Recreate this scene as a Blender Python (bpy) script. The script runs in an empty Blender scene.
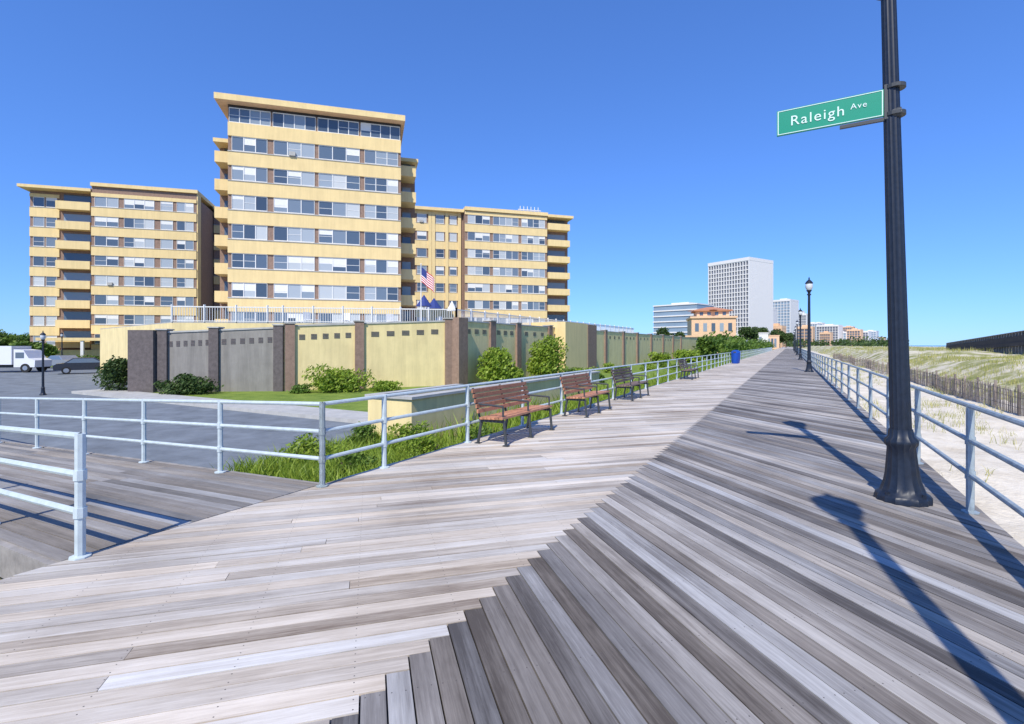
import bpy, math, random
import numpy as np
from mathutils import Vector, Matrix
random.seed(7)
rng = np.random.default_rng(7)
F=500.0; H=1.7; HV=345.0
TH=math.atan2(278,500); S=math.sin(TH); C=math.cos(TH)
GZ=-0.9
def W(u,d):
    r=(u-512)/F*d
    return (r*C-d*S, r*S+d*C)
def WV(u,v,z=0.0):
    d=F*(H-z)/(v-HV)
    return W(u,d)
scene=bpy.context.scene
col=scene.collection
# ---------------------------------------------------------------- materials
def mat(name, rgb, rough=0.7, metal=0.0, var=0.12, scale=3.0, bump=0.0, bscale=30.0, island=0.0, spec=0.4, streak=0.0):
    m=bpy.data.materials.new(name); m.use_nodes=True
    nt=m.node_tree; b=nt.nodes['Principled BSDF']
    b.inputs['Roughness'].default_value=rough; b.inputs['Metallic'].default_value=metal
    b.inputs['Specular IOR Level'].default_value=spec
    geo=nt.nodes.new('ShaderNodeNewGeometry')
    n=nt.nodes.new('ShaderNodeTexNoise'); n.inputs['Scale'].default_value=scale; n.inputs['Detail'].default_value=6; n.inputs['Roughness'].default_value=0.65
    nt.links.new(geo.outputs['Position'], n.inputs['Vector'])
    r=nt.nodes.new('ShaderNodeValToRGB')
    r.color_ramp.elements[0].position=0.3; r.color_ramp.elements[1].position=0.7
    a=[max(0,c*(1-var)) for c in rgb]; bb=[min(1,c*(1+var)) for c in rgb]
    r.color_ramp.elements[0].color=(*a,1); r.color_ramp.elements[1].color=(*bb,1)
    nt.links.new(n.outputs['Fac'], r.inputs['Fac'])
    out=r.outputs['Color']
    if streak>0:   # rain streaks: noise stretched vertically
        mp=nt.nodes.new('ShaderNodeMapping'); mp.inputs['Scale'].default_value=(3.0,3.0,0.25)
        n3=nt.nodes.new('ShaderNodeTexNoise'); n3.inputs['Scale'].default_value=1.0; n3.inputs['Detail'].default_value=7; n3.inputs['Roughness'].default_value=0.7
        nt.links.new(geo.outputs['Position'],mp.inputs['Vector']); nt.links.new(mp.outputs[0],n3.inputs['Vector'])
        mr3=nt.nodes.new('ShaderNodeMapRange'); mr3.inputs['From Min'].default_value=0.35; mr3.inputs['From Max'].default_value=0.6; mr3.inputs['To Min'].default_value=1-streak; mr3.inputs['To Max'].default_value=1.0
        nt.links.new(n3.outputs['Fac'],mr3.inputs['Value'])
        h3=nt.nodes.new('ShaderNodeHueSaturation'); nt.links.new(mr3.outputs[0],h3.inputs['Value']); nt.links.new(out,h3.inputs['Color']); out=h3.outputs[0]
    if island>0:
        hs=nt.nodes.new('ShaderNodeHueSaturation')
        mr=nt.nodes.new('ShaderNodeMapRange'); mr.inputs['To Min'].default_value=1-island; mr.inputs['To Max'].default_value=1+island
        nt.links.new(geo.outputs['Random Per Island'], mr.inputs['Value'])
        nt.links.new(mr.outputs['Result'], hs.inputs['Value']); nt.links.new(out, hs.inputs['Color']); out=hs.outputs['Color']
    nt.links.new(out,b.inputs['Base Color'])
    if bump>0:
        n2=nt.nodes.new('ShaderNodeTexNoise'); n2.inputs['Scale'].default_value=bscale; n2.inputs['Detail'].default_value=5
        nt.links.new(geo.outputs['Position'], n2.inputs['Vector'])
        bp=nt.nodes.new('ShaderNodeBump'); bp.inputs['Strength'].default_value=bump; bp.inputs['Distance'].default_value=0.02
        nt.links.new(n2.outputs['Fac'],bp.inputs['Height']); nt.links.new(bp.outputs['Normal'],b.inputs['Normal'])
    return m

def ramp_mat(name, stops, rough=0.6, scale=1.0, detail=6, src='noise', spec=0.3, bump=0.0, transl=0.0):
    m=bpy.data.materials.new(name); m.use_nodes=True
    nt=m.node_tree; b=nt.nodes['Principled BSDF']
    b.inputs['Roughness'].default_value=rough; b.inputs['Specular IOR Level'].default_value=spec
    geo=nt.nodes.new('ShaderNodeNewGeometry')
    r=nt.nodes.new('ShaderNodeValToRGB')
    while len(r.color_ramp.elements)<len(stops): r.color_ramp.elements.new(0.5)
    for e,(p,c) in zip(r.color_ramp.elements,stops): e.position=p; e.color=(*c,1)
    n=nt.nodes.new('ShaderNodeTexNoise'); n.inputs['Scale'].default_value=scale; n.inputs['Detail'].default_value=detail; n.inputs['Roughness'].default_value=0.65
    nt.links.new(geo.outputs['Position'], n.inputs['Vector'])
    if src=='noise': nt.links.new(n.outputs['Fac'],r.inputs['Fac'])
    elif src=='island': nt.links.new(geo.outputs['Random Per Island'],r.inputs['Fac'])
    else:
        mx=nt.nodes.new('ShaderNodeMath'); mx.operation='MULTIPLY_ADD'; mx.inputs[1].default_value=0.5
        ms=nt.nodes.new('ShaderNodeMath'); ms.operation='MULTIPLY'; ms.inputs[1].default_value=0.5
        nt.links.new(n.outputs['Fac'],ms.inputs[0]); nt.links.new(geo.outputs['Random Per Island'],mx.inputs[0]); nt.links.new(ms.outputs[0],mx.inputs[2])
        nt.links.new(mx.outputs[0],r.inputs['Fac'])
    nt.links.new(r.outputs['Color'],b.inputs['Base Color'])
    if bump>0:
        bp=nt.nodes.new('ShaderNodeBump'); bp.inputs['Strength'].default_value=bump; bp.inputs['Distance'].default_value=0.05
        n2=nt.nodes.new('ShaderNodeTexNoise'); n2.inputs['Scale'].default_value=12; n2.inputs['Detail'].default_value=8
        nt.links.new(geo.outputs['Position'], n2.inputs['Vector'])
        nt.links.new(n2.outputs['Fac'],bp.inputs['Height']); nt.links.new(bp.outputs['Normal'],b.inputs['Normal'])
    if transl>0:
        t=nt.nodes.new('ShaderNodeBsdfTranslucent'); mx=nt.nodes.new('ShaderNodeMixShader'); mx.inputs[0].default_value=transl
        nt.links.new(r.outputs['Color'],t.inputs['Color'])
        o=nt.nodes['Material Output']; nt.links.new(b.outputs[0],mx.inputs[1]); nt.links.new(t.outputs[0],mx.inputs[2]); nt.links.new(mx.outputs[0],o.inputs['Surface'])
    return m

def wood_mat(name, dark, mid, light, streak=0.5, isl=0.5):
    m=bpy.data.materials.new(name); m.use_nodes=True
    nt=m.node_tree; L=nt.links.new; N=nt.nodes.new
    b=nt.nodes['Principled BSDF']; b.inputs['Roughness'].default_value=0.8; b.inputs['Specular IOR Level'].default_value=0.15
    geo=N('ShaderNodeNewGeometry'); uv=N('ShaderNodeUVMap'); uv.uv_map='UVMap'
    sep=N('ShaderNodeSeparateXYZ'); L(uv.outputs[0],sep.inputs[0])
    r100=N('ShaderNodeMath'); r100.operation='MULTIPLY'; r100.inputs[1].default_value=137.0; L(geo.outputs['Random Per Island'],r100.inputs[0])
    def grain(sx,sy,det):
        cx=N('ShaderNodeMath'); cx.operation='MULTIPLY'; cx.inputs[1].default_value=sx; L(sep.outputs['X'],cx.inputs[0])
        cy=N('ShaderNodeMath'); cy.operation='MULTIPLY'; cy.inputs[1].default_value=sy; L(sep.outputs['Y'],cy.inputs[0])
        cb=N('ShaderNodeCombineXYZ'); L(cx.outputs[0],cb.inputs[0]); L(cy.outputs[0],cb.inputs[1]); L(r100.outputs[0],cb.inputs[2])
        n=N('ShaderNodeTexNoise'); n.inputs['Scale'].default_value=1.0; n.inputs['Detail'].default_value=det; n.inputs['Roughness'].default_value=0.75
        L(cb.outputs[0],n.inputs['Vector']); return n.outputs['Fac']
    g1=grain(1.3,42,7); g2=grain(0.6,9,4); g3=grain(7.0,60,4)
    big=N('ShaderNodeTexNoise'); big.inputs['Scale'].default_value=0.55; big.inputs['Detail'].default_value=5; big.inputs['Roughness'].default_value=0.6; L(geo.outputs['Position'],big.inputs['Vector'])
    def madd(a,k,c=None):
        x=N('ShaderNodeMath'); x.operation='MULTIPLY_ADD'; x.inputs[1].default_value=k
        L(a,x.inputs[0])
        if c is None: x.inputs[2].default_value=0
        else: L(c,x.inputs[2])
        return x.outputs[0]
    f=madd(geo.outputs['Random Per Island'],isl)
    f=madd(g1,streak,f); f=madd(g2,0.8,f); f=madd(big.outputs['Fac'],0.8,f); f=madd(g3,0.25,f)
    mean=isl*.5+streak*.5+.4+.4+.125
    sub=N('ShaderNodeMapRange'); sub.inputs['From Min'].default_value=mean-0.46; sub.inputs['From Max'].default_value=mean+0.46; L(f,sub.inputs['Value'])
    r=N('ShaderNodeValToRGB'); r.color_ramp.elements.new(0.5)
    for e,(p,c) in zip(r.color_ramp.elements,[(0.05,dark),(0.5,mid),(0.95,light)]): e.position=p; e.color=(*c,1)
    L(sub.outputs[0],r.inputs['Fac'])
    # board to board warm / cool tint
    wn=N('ShaderNodeTexWhiteNoise'); wn.noise_dimensions='1D'; L(r100.outputs[0],wn.inputs['W'])
    tr=N('ShaderNodeValToRGB'); tr.color_ramp.elements[0].color=(1.06,1.0,0.91,1); tr.color_ramp.elements[1].color=(0.95,0.985,1.02,1); L(wn.outputs['Value'],tr.inputs['Fac'])
    tm=N('ShaderNodeMix'); tm.data_type='RGBA'; tm.blend_type='MULTIPLY'; tm.inputs[0].default_value=1.0; L(r.outputs[0],tm.inputs[6]); L(tr.outputs[0],tm.inputs[7])
    def m2(op,a,bv):
        x=N('ShaderNodeMath'); x.operation=op; L(a,x.inputs[0]); x.inputs[1].default_value=bv; return x.outputs[0]
    al=m2('PINGPONG',sep.outputs['X'],0.305)
    ac=N('ShaderNodeMath'); ac.operation='ABSOLUTE'; L(m2('SUBTRACT',sep.outputs['Y'],bw/2-.004),ac.inputs[0])
    ac2=m2('SUBTRACT',ac.outputs[0],0.034)
    p1=N('ShaderNodeMath'); p1.operation='POWER'; L(al,p1.inputs[0]); p1.inputs[1].default_value=2
    p2=N('ShaderNodeMath'); p2.operation='MULTIPLY'; L(ac2,p2.inputs[0]); L(ac2,p2.inputs[1])
    ad=N('ShaderNodeMath'); ad.operation='ADD'; L(p1.outputs[0],ad.inputs[0]); L(p2.outputs[0],ad.inputs[1])
    lt=m2('LESS_THAN',ad.outputs[0],0.000015)
    mx=N('ShaderNodeMix'); mx.data_type='RGBA'; L(lt,mx.inputs[0]); L(tm.outputs[2],mx.inputs[6]); mx.inputs[7].default_value=(0.10,0.09,0.085,1)
    L(mx.outputs[2],b.inputs['Base Color'])
    bp=N('ShaderNodeBump'); bp.inputs['Strength'].default_value=0.5; bp.inputs['Distance'].default_value=0.005; L(g1,bp.inputs['Height']); L(bp.outputs[0],b.inputs['Normal'])
    return m
bw=0.125; gap=0.009
M={}
M['deckL']=wood_mat('weathered_boards_pale',(0.20,0.16,0.13),(0.49,0.435,0.375),(0.74,0.69,0.63),0.75,0.45)
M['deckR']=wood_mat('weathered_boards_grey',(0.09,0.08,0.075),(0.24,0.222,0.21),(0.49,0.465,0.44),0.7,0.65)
M['deckS']=wood_mat('spur_boards',(0.13,0.12,0.11),(0.26,0.24,0.225),(0.42,0.40,0.38),0.6,0.5)
M['beam']=mat('timber_beam',(0.30,0.275,0.25),0.85,var=0.3,scale=6)
M['railW']=mat('painted_rail',(0.52,0.59,0.60),0.5,var=0.12,scale=9)
M['railG']=mat('galvanised_rail',(0.33,0.39,0.42),0.5,metal=0.15,var=0.25,scale=9)
M['black']=mat('blue_black_painted_iron',(0.012,0.018,0.032),0.42,var=0.3,scale=20,spec=0.45)
M['yellow']=mat('yellow_stucco',(0.84,0.64,0.31),0.85,var=0.05,scale=0.6,bump=0.1,streak=0.10)
M['yellow2']=mat('cream_stucco',(0.84,0.68,0.34),0.85,var=0.09,scale=0.8,bump=0.15,streak=0.14)
M['brick']=mat('brown_brick',(0.30,0.20,0.15),0.9,var=0.2,scale=5,streak=.1)
M['brickd']=mat('dark_brick',(0.13,0.11,0.105),0.9,var=0.25,scale=6)
M['shadew']=mat('painted_shade_stucco',(0.29,0.27,0.24),0.9,var=0.12,scale=1.2,streak=.25)  # shade on the yellow wall, painted in as a grey-tan base colour
M['white']=mat('white_paint',(0.78,0.77,0.73),0.5,var=0.04)
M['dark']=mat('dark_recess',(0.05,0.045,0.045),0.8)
M['roof']=mat('roof_gravel',(0.3,0.28,0.25),0.9)
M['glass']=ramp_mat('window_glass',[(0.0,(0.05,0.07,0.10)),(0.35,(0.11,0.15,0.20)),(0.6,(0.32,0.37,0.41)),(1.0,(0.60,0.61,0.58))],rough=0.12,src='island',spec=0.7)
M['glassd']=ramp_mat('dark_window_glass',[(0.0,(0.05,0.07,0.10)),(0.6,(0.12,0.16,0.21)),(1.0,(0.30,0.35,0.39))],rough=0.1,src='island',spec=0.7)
M['asphalt']=mat('street_surface',(0.165,0.185,0.205),0.9,var=0.3,scale=1.1,bump=0.3)
M['concrete']=mat('concrete',(0.44,0.43,0.40),0.85,var=0.15,scale=2)
M['sand']=ramp_mat('sand',[(0.3,(0.54,0.47,0.36)),(0.5,(0.68,0.61,0.49)),(0.7,(0.78,0.71,0.58))],rough=0.95,scale=1.3,bump=0.6)
M['soil']=ramp_mat('ground_soil',[(0.3,(0.16,0.17,0.07)),(0.7,(0.28,0.26,0.14))],rough=0.95,scale=0.6,bump=0.5)
M['lawn']=ramp_mat('lawn',[(0.3,(0.10,0.17,0.02)),(0.7,(0.24,0.31,0.05))],rough=0.9,scale=1.2,bump=0.8)
M['duneg']=ramp_mat('dune_cover',[(0.33,(0.19,0.21,0.055)),(0.45,(0.33,0.32,0.13)),(0.56,(0.62,0.56,0.42))],rough=0.95,scale=0.5,bump=0.8)
M['leaf']=ramp_mat('shrub_leaves',[(0.0,(0.03,0.07,0.01)),(0.5,(0.10,0.18,0.025)),(1.0,(0.26,0.36,0.06))],rough=0.55,src='mix',scale=2,transl=0.25)
M['leafb']=ramp_mat('bright_shrub_leaves',[(0.0,(0.07,0.14,0.012)),(0.5,(0.25,0.36,0.04)),(1.0,(0.47,0.53,0.09))],rough=0.5,src='mix',scale=2,transl=0.3)
M['leafd']=ramp_mat('dark_tree_leaves',[(0.0,(0.015,0.035,0.01)),(0.5,(0.055,0.10,0.025)),(1.0,(0.14,0.20,0.05))],rough=0.6,src='mix',scale=1,transl=0.2)
M['blade']=ramp_mat('dune_grass',[(0.2,(0.22,0.25,0.05)),(0.5,(0.42,0.42,0.11)),(0.8,(0.64,0.57,0.28))],rough=0.7,src='mix',scale=0.4,transl=0.25)
M['bark']=mat('bark',(0.12,0.09,0.06),0.9)
M['bench']=mat('bench_slats',(0.44,0.20,0.11),0.6,var=0.3,scale=14,island=0.3)
M['benchd']=mat('dark_bench_slats',(0.18,0.12,0.09),0.6,var=0.3,scale=14,island=.3)
M['iron']=mat('cast_iron',(0.05,0.055,0.06),0.5)
M['green']=mat('sign_green',(0.0,0.26,0.16),0.4,var=0.03)
M['signw']=mat('sign_white',(0.62,0.78,0.72),0.4,var=0.02)
M['lampg']=mat('lamp_globe',(0.6,0.62,0.62),0.25)
M['fence']=mat('weathered_fence_slats',(0.29,0.24,0.20),0.9,var=0.2,island=0.35)
M['darkw']=mat('dark_timber',(0.06,0.055,0.055),0.9,var=0.3)
M['tan']=mat('tan_stucco',(0.76,0.50,0.31),0.85)
M['terra']=mat('terracotta_roof',(0.50,0.22,0.12),0.8)
M['blue']=mat('blue_plastic',(0.01,0.07,0.38),0.4)
M['carw']=mat('white_car_paint',(0.75,0.76,0.78),0.25,var=0.02,spec=0.6)
M['card']=mat('dark_car_paint',(0.03,0.035,0.05),0.2,var=0.02,spec=0.6)
M['carr']=mat('silver_car_paint',(0.35,0.37,0.4),0.25,metal=0.5,var=0.02)
M['truckb']=mat('truck_panel_blue',(0.10,0.28,0.42),0.3)
M['rubber']=mat('rubber',(0.02,0.02,0.02),0.8)
M['chrome']=mat('hub_metal',(0.5,0.5,0.52),0.3,metal=0.8)
M['red']=mat('flag_red',(0.5,0.03,0.04),0.8); M['navy']=mat('flag_navy',(0.03,0.05,0.2),0.8)
M['sea']=mat('sea_water',(0.03,0.12,0.18),0.15,bump=0.5,bscale=0.6)
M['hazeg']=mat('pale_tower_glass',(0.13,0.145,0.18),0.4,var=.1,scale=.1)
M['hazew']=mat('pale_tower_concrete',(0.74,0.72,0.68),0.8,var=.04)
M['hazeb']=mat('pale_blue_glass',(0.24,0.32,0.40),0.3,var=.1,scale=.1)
M['line']=mat('road_paint',(0.7,0.7,0.66),0.8,var=0.15,scale=5)

# ---------------------------------------------------------------- mesh builder
class MB:
    def __init__(s): s.v=[]; s.f=[]; s.uv=None
    def box(s,x0,x1,y0,y1,z0,z1):
        b=len(s.v)
        s.v+=[(x0,y0,z0),(x1,y0,z0),(x1,y1,z0),(x0,y1,z0),(x0,y0,z1),(x1,y0,z1),(x1,y1,z1),(x0,y1,z1)]
        s.f+=[tuple(b+i for i in q) for q in ((0,3,2,1),(4,5,6,7),(0,1,5,4),(1,2,6,5),(2,3,7,6),(3,0,4,7))]
    def prism(s,poly,z0,z1):
        b=len(s.v); n=len(poly)
        zz=z1 if isinstance(z1,(list,tuple)) else [z1]*n
        s.v+=[(p[0],p[1],z0) for p in poly]+[(p[0],p[1],zz[i]) for i,p in enumerate(poly)]
        s.f.append(tuple(b+i for i in reversed(range(n)))); s.f.append(tuple(b+n+i for i in range(n)))
        for i in range(n):
            j=(i+1)%n; s.f.append((b+i,b+j,b+n+j,b+n+i))
    def obox(s,p,q,t,z0,z1,zq=None,zb=None):
        d=Vector((q[0]-p[0],q[1]-p[1])); n=Vector((-d.y,d.x)).normalized()*t/2
        zq=z1 if zq is None else zq
        zb=z0 if zb is None else zb
        b=len(s.v)
        P=[(p[0]-n.x,p[1]-n.y),(q[0]-n.x,q[1]-n.y),(q[0]+n.x,q[1]+n.y),(p[0]+n.x,p[1]+n.y)]
        for i,a in enumerate(P): s.v.append((a[0],a[1],z0 if i in(0,3) else zb))
        for i,a in enumerate(P): s.v.append((a[0],a[1],z1 if i in(0,3) else zq))
        s.f+=[tuple(b+i for i in qd) for qd in ((0,3,2,1),(4,5,6,7),(0,1,5,4),(1,2,6,5),(2,3,7,6),(3,0,4,7))]
    def cyl(s,p0,p1,r0,r1=None,n=10,cap=True):
        r1=r0 if r1 is None else r1
        p0=Vector(p0);p1=Vector(p1); d=(p1-p0).normalized()
        a=d.orthogonal().normalized(); c=d.cross(a); b=len(s.v)
        for P,r in((p0,r0),(p1,r1)):
            for i in range(n):
                t=2*math.pi*i/n; s.v.append(tuple(P+a*math.cos(t)*r+c*math.sin(t)*r))
        for i in range(n):
            j=(i+1)%n; s.f.append((b+i,b+j,b+n+j,b+n+i))
        if cap: s.f.append(tuple(b+i for i in reversed(range(n)))); s.f.append(tuple(b+n+i for i in range(n)))
    def lathe(s,c,prof,n=20,flute=0.0):
        b=len(s.v)
        for (r,z) in prof:
            for i in range(n):
                t=2*math.pi*i/n; rr=r*(1-(flute if i%2 else 0))
                s.v.append((c[0]+rr*math.cos(t),c[1]+rr*math.sin(t),c[2]+z))
        for k in range(len(prof)-1):
            for i in range(n):
                j=(i+1)%n; s.f.append((b+k*n+i,b+k*n+j,b+(k+1)*n+j,b+(k+1)*n+i))
        s.f.append(tuple(b+i for i in reversed(range(n)))); e=b+(len(prof)-1)*n; s.f.append(tuple(e+i for i in range(n)))
    def obj(s,name,m,parent=None,smooth=False):
        me=bpy.data.meshes.new(name); me.from_pydata([tuple(map(float,v)) for v in s.v],[],s.f); me.update()
        if s.uv is not None:
            l=me.uv_layers.new(name='UVMap'); l.data.foreach_set('uv',np.array(s.uv,dtype=np.float32).ravel())
        o=bpy.data.objects.new(name,me); col.objects.link(o); me.materials.append(m)
        if smooth:
            for p in me.polygons: p.use_smooth=True
            try: me.set_sharp_from_angle(angle=math.radians(40))
            except Exception: pass
        if parent: o.parent=parent
        return o
def empty(name,loc=(0,0,0),rot=0):
    o=bpy.data.objects.new(name,None); col.objects.link(o); o.location=loc; o.rotation_euler=(0,0,rot); o.empty_display_size=0.3
    return o
class Kit:
    def __init__(s,name,loc=(0,0,0),rot=0): s.e=empty(name,loc,rot); s.d={}
    def __call__(s,part,m):
        k=(part,m)
        if k not in s.d: s.d[k]=MB()
        return s.d[k]
    def done(s,smooth=()):
        for (p,m),mb in s.d.items():
            mb.obj(p,M[m],s.e,smooth=p in smooth)

# ---------------------------------------------------------------- boardwalk deck
XL,XR,XS=-5.0,1.72,-1.83
def deck_boards(side,y0,y1):
    mb=MB(); mb.uv=[]
    r2=math.sqrt(2)
    def P(p,q): return ((p-q)/r2+XS,(p+q)/r2)
    w=bw
    k0=int(y0/r2/w)-40; k1=int(y1/r2/w)+40
    for k in range(k0,k1):
        if side=='L':
            q0,q1=k*w+gap/2,(k+1)*w-gap/2; pe=(k+1)*w-gap/2
            ps0=q0+r2*(XL-XS); ps1=q1+r2*(XL-XS)
            if (pe+q1)/r2<y0-0.1 or (ps0+q0)/r2>y1: continue
            cut=random.uniform(0.25,0.8)
            pc=ps0+(pe-ps0)*cut
            if random.random()<0.45: segs=[(ps0,ps1,pc,pc),(pc+0.004,pc+0.004,pe,pe)]
            else: segs=[(ps0,ps1,pe,pe)]
            quads=[[(a,q0),(c,q0),(d,q1),(b,q1)] for a,b,c,d in segs]; ax=0
        else:
            p0,p1=(k+1)*w+gap/2,(k+2)*w-gap/2; qe=(k+1)*w-gap/2
            qs0=p0-r2*(XR-XS); qs1=p1-r2*(XR-XS)
            if (p1+qe)/r2<y0-0.1 or (p0+qs0)/r2>y1: continue
            quads=[[(p0,qs0),(p1,qs1),(p1,qe),(p0,qe)]]; ax=1
        for qd in quads:
            z=random.uniform(-0.002,0.002); b=len(mb.v)
            pts=[P(*a) for a in qd]
            mb.v+=[(x,y,-0.045) for x,y in pts]+[(x,y,z+random.uniform(-.0015,.0015)) for x,y in pts]
            fs=[(4,5,6,7),(0,1,5,4),(1,2,6,5),(2,3,7,6),(3,0,4,7)]
            for f in fs:
                mb.f.append(tuple(b+i for i in f))
                for i in f:
                    a=qd[i%4]
                    if ax==0: mb.uv.append((a[0],a[1]-k*w))
                    else: mb.uv.append((a[1],a[0]-(k+1)*w))
    return mb
dk=empty('boardwalk')
deck_boards('L',-7,260).obj('pale_boards',M['deckL'],dk)
deck_boards('R',-7,260).obj('grey_boards',M['deckR'],dk)
b=MB()
for x in (XL+0.03,XR-0.03): b.box(x-0.03,x+0.03,-11,262,-0.32,-0.048)
b.box(XL+.1,XR-.1,-11,262,-0.12,-0.06)
b.obj('fascia_and_joists',M['beam'],dk)
b=MB()
y=-9
while y<262:
    for x in (XL+0.35,-1.7,XR-0.35): b.box(x-.13,x+.13,y-.13,y+.13,GZ-0.1,-0.13)
    y+=3.2
b.obj('piles',M['beam'],dk)
b=MB(); b.box(XL-0.02,XR+0.02,262,900,-0.3,0.0); b.obj('far_deck',mat('far_boards',(0.42,0.385,0.35),0.8,var=0.2,scale=0.5),dk)

# spur ramp
SL=0.045
def zr(x): return max(GZ+0.03,(x-XL)*SL) if x<XL else 0.0
sp=empty('access_ramp')
mb=MB(); mb.uv=[]
Y0,Y1=1.72,4.25
y=Y0
while y<Y1-0.05:
    x=XL-0.02
    while x>-25:
        L=random.uniform(2.5,4.5); x2=max(-25,x-L)
        b0=len(mb.v); qs=[(x2,y),(x-0.006,y),(x-0.006,y+bw-.008),(x2,y+bw-.008)]
        mb.v+=[(a,c,zr(a)-0.05) for a,c in qs]+[(a,c,zr(a)-0.003) for a,c in qs]
        for f in [(4,5,6,7),(0,1,5,4),(1,2,6,5),(2,3,7,6),(3,0,4,7)]:
            mb.f.append(tuple(b0+i for i in f)); mb.uv+=[(qs[i%4][0],qs[i%4][1]-y) for i in f]
        x=x2
    y+=bw
mb.obj('ramp_boards',M['deckS'],sp)
b=MB()
for yy in (Y0-0.03,Y1+0.03): b.obox((XL-0.02,yy),(-25,yy),0.06,-0.3,-0.02,zq=zr(-25)-0.0,zb=zr(-25)-.28)
x=XL-1
while x>-24:
    for yy in (Y0+.2,Y1-.2): b.box(x-.1,x+.1,yy-.1,yy+.1,GZ-.1,zr(x)-.06)
    x-=2.6
b.obj('ramp_beams',M['beam'],sp)

def railing(name,pts,height,levels,m,r=0.03,pr=0.04,zf=lambda x,y:0.0,n=8):
    e=empty(name); a=MB(); c=MB()
    for p in pts:
        z=zf(*p); a.cyl((p[0],p[1],z-0.02),(p[0],p[1],z+height+0.02),pr,n=n)
        a.lathe((p[0],p[1],z),[(0.075,0),(0.075,0.012),(pr,0.02)],n=8)
        for h in levels[1:]: a.lathe((p[0],p[1],z+h-.04),[(pr*1.25,0),(pr*1.25,.08)],n=8)
    for i in range(len(pts)-1):
        p,q=pts[i],pts[i+1]
        for h in levels: c.cyl((p[0],p[1],zf(*p)+h),(q[0],q[1],zf(*q)+h),r,n=n,cap=False)
    a.obj('posts',m,e,True); c.obj('rails',m,e,True)
    return e
xl=-4.92
pts=[(xl,4.15),(xl,5.2)]+[(xl,5.2+2.05*i) for i in range(1,85)]
railing('boardwalk_railing',pts,0.99,(0.99,0.66,0.33),M['railW'],r=.025,pr=.034)
pts=[(1.6,6.7+2.4*i) for i in range(-6,80)]
railing('boardwalk_railing',pts,1.08,(1.08,0.73,0.38),M['railG'],r=.026,pr=.035)
pts=[(xl-0.0,4.15)]+[(xl-2.08*i,4.15) for i in range(1,10)]
railing('ramp_railing',pts,0.99,(0.99,0.66,0.33),M['railW'],zf=lambda x,y:zr(x),r=.025,pr=.034)
pts=[(xl-0.05,1.82)]+[(xl-2.0*i,1.82) for i in range(1,10)]
railing('ramp_railing',pts,0.97,(0.97,0.66,0.36),M['railW'],zf=lambda x,y:zr(x),r=0.028,pr=0.038)
# ---------------------------------------------------------------- street lamps
def street_lamp(x,y,z,h=6.1,tilt=(0,0),k=1.0,name='street_lamp'):
    K=Kit(name,(x,y,z)); K.e.rotation_euler=(tilt[0],tilt[1],0); K.e.scale=(k,k,k)
    p=K('base','black')
    p.lathe((0,0,0),[(0.26,0),(0.26,0.05),(0.24,0.08),(0.21,0.10),(0.19,0.16),(0.17,0.22),(0.155,0.30),(0.14,0.46),(0.13,0.58),(0.155,0.62),(0.155,0.66),(0.12,0.70),(0.11,0.78)],n=32,flute=0.07)
    for i in range(4):
        a=math.pi/4+i*math.pi/2; p.cyl((0.225*math.cos(a),0.225*math.sin(a),0.04),(0.225*math.cos(a),0.225*math.sin(a),0.115),0.018,n=6)
    K('pole','black').lathe((0,0,0.77),[(0.10,0),(0.095,0.5),(0.07,h-2.0),(0.07,h-1.95)],n=32,flute=0.09)
    t=h-1.18
    K('neck','black').lathe((0,0,t),[(0.07,0),(0.12,0.03),(0.12,0.07),(0.07,0.12),(0.09,0.22),(0.15,0.28),(0.15,0.33),(0.1,0.35)],n=20)
    K('globe','lampg').lathe((0,0,t+0.34),[(0.13,0),(0.19,0.1),(0.215,0.22),(0.2,0.36),(0.17,0.42)],n=20)
    K('cap','black').lathe((0,0,t+0.75),[(0.22,0),(0.225,0.03),(0.15,0.14),(0.07,0.22),(0.03,0.27),(0.045,0.32),(0.01,0.42)],n=20)
    K.done(('base','pole','neck','globe','cap'))
    return K.e
street_lamp(1.08,6.87,0.0,6.75,tilt=(0,math.radians(-1.3)))
street_lamp(1.2,1.35,0.0,6.1)
yy=36.6
for i in range(6): street_lamp(1.05,yy+30*i,0,6.0)
lx,ly=WV(43,395,GZ); street_lamp(lx,ly,GZ,6.0,k=0.56)
lx,ly=W(62,60); street_lamp(lx,ly,GZ,6.0,k=0.7)
# street sign
K=Kit('street_sign',(1.0,6.84,4.38),math.radians(-1.5))
g=K('green_panel','green'); g.box(-1.14,-0.09,-0.012,0.012,-0.15,0.15)
w=K('white_border','signw')
for a in (-0.016,0.013):
    w.box(-1.13,-0.10,a,a+0.003,0.134,0.142); w.box(-1.13,-0.10,a,a+0.003,-0.142,-0.134)
    w.box(-1.13,-1.12,a,a+0.003,-0.134,0.134); w.box(-0.11,-0.10,a,a+0.003,-0.134,0.134)
k=K('bracket','iron'); k.box(-0.09,0.0,-0.03,0.03,-0.19,0.19); k.box(-0.5,-0.0,-0.018,0.018,-0.20,-0.165)
k.cyl((-0.02,0,-0.14),(0.06,0,-0.14),0.06)
for h in (0.14,-0.16):
    k.cyl((0.01,0.03,h),(0.01,0.03,h+.04),0.1,n=16)
K.done()
def text(name,body,size,loc,rot,m,parent):
    cu=bpy.data.curves.new(name,'FONT'); cu.body=body; cu.size=size; cu.extrude=0.0015; cu.offset=0.0; cu.space_character=1.15
    o=bpy.data.objects.new(name,cu); col.objects.link(o); o.location=loc; o.rotation_euler=rot; cu.materials.append(m); o.parent=parent
text('lettering','Raleigh',0.165,(-1.0,-0.0165,-0.055),(math.pi/2,0,0),M['signw'],K.e)
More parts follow.
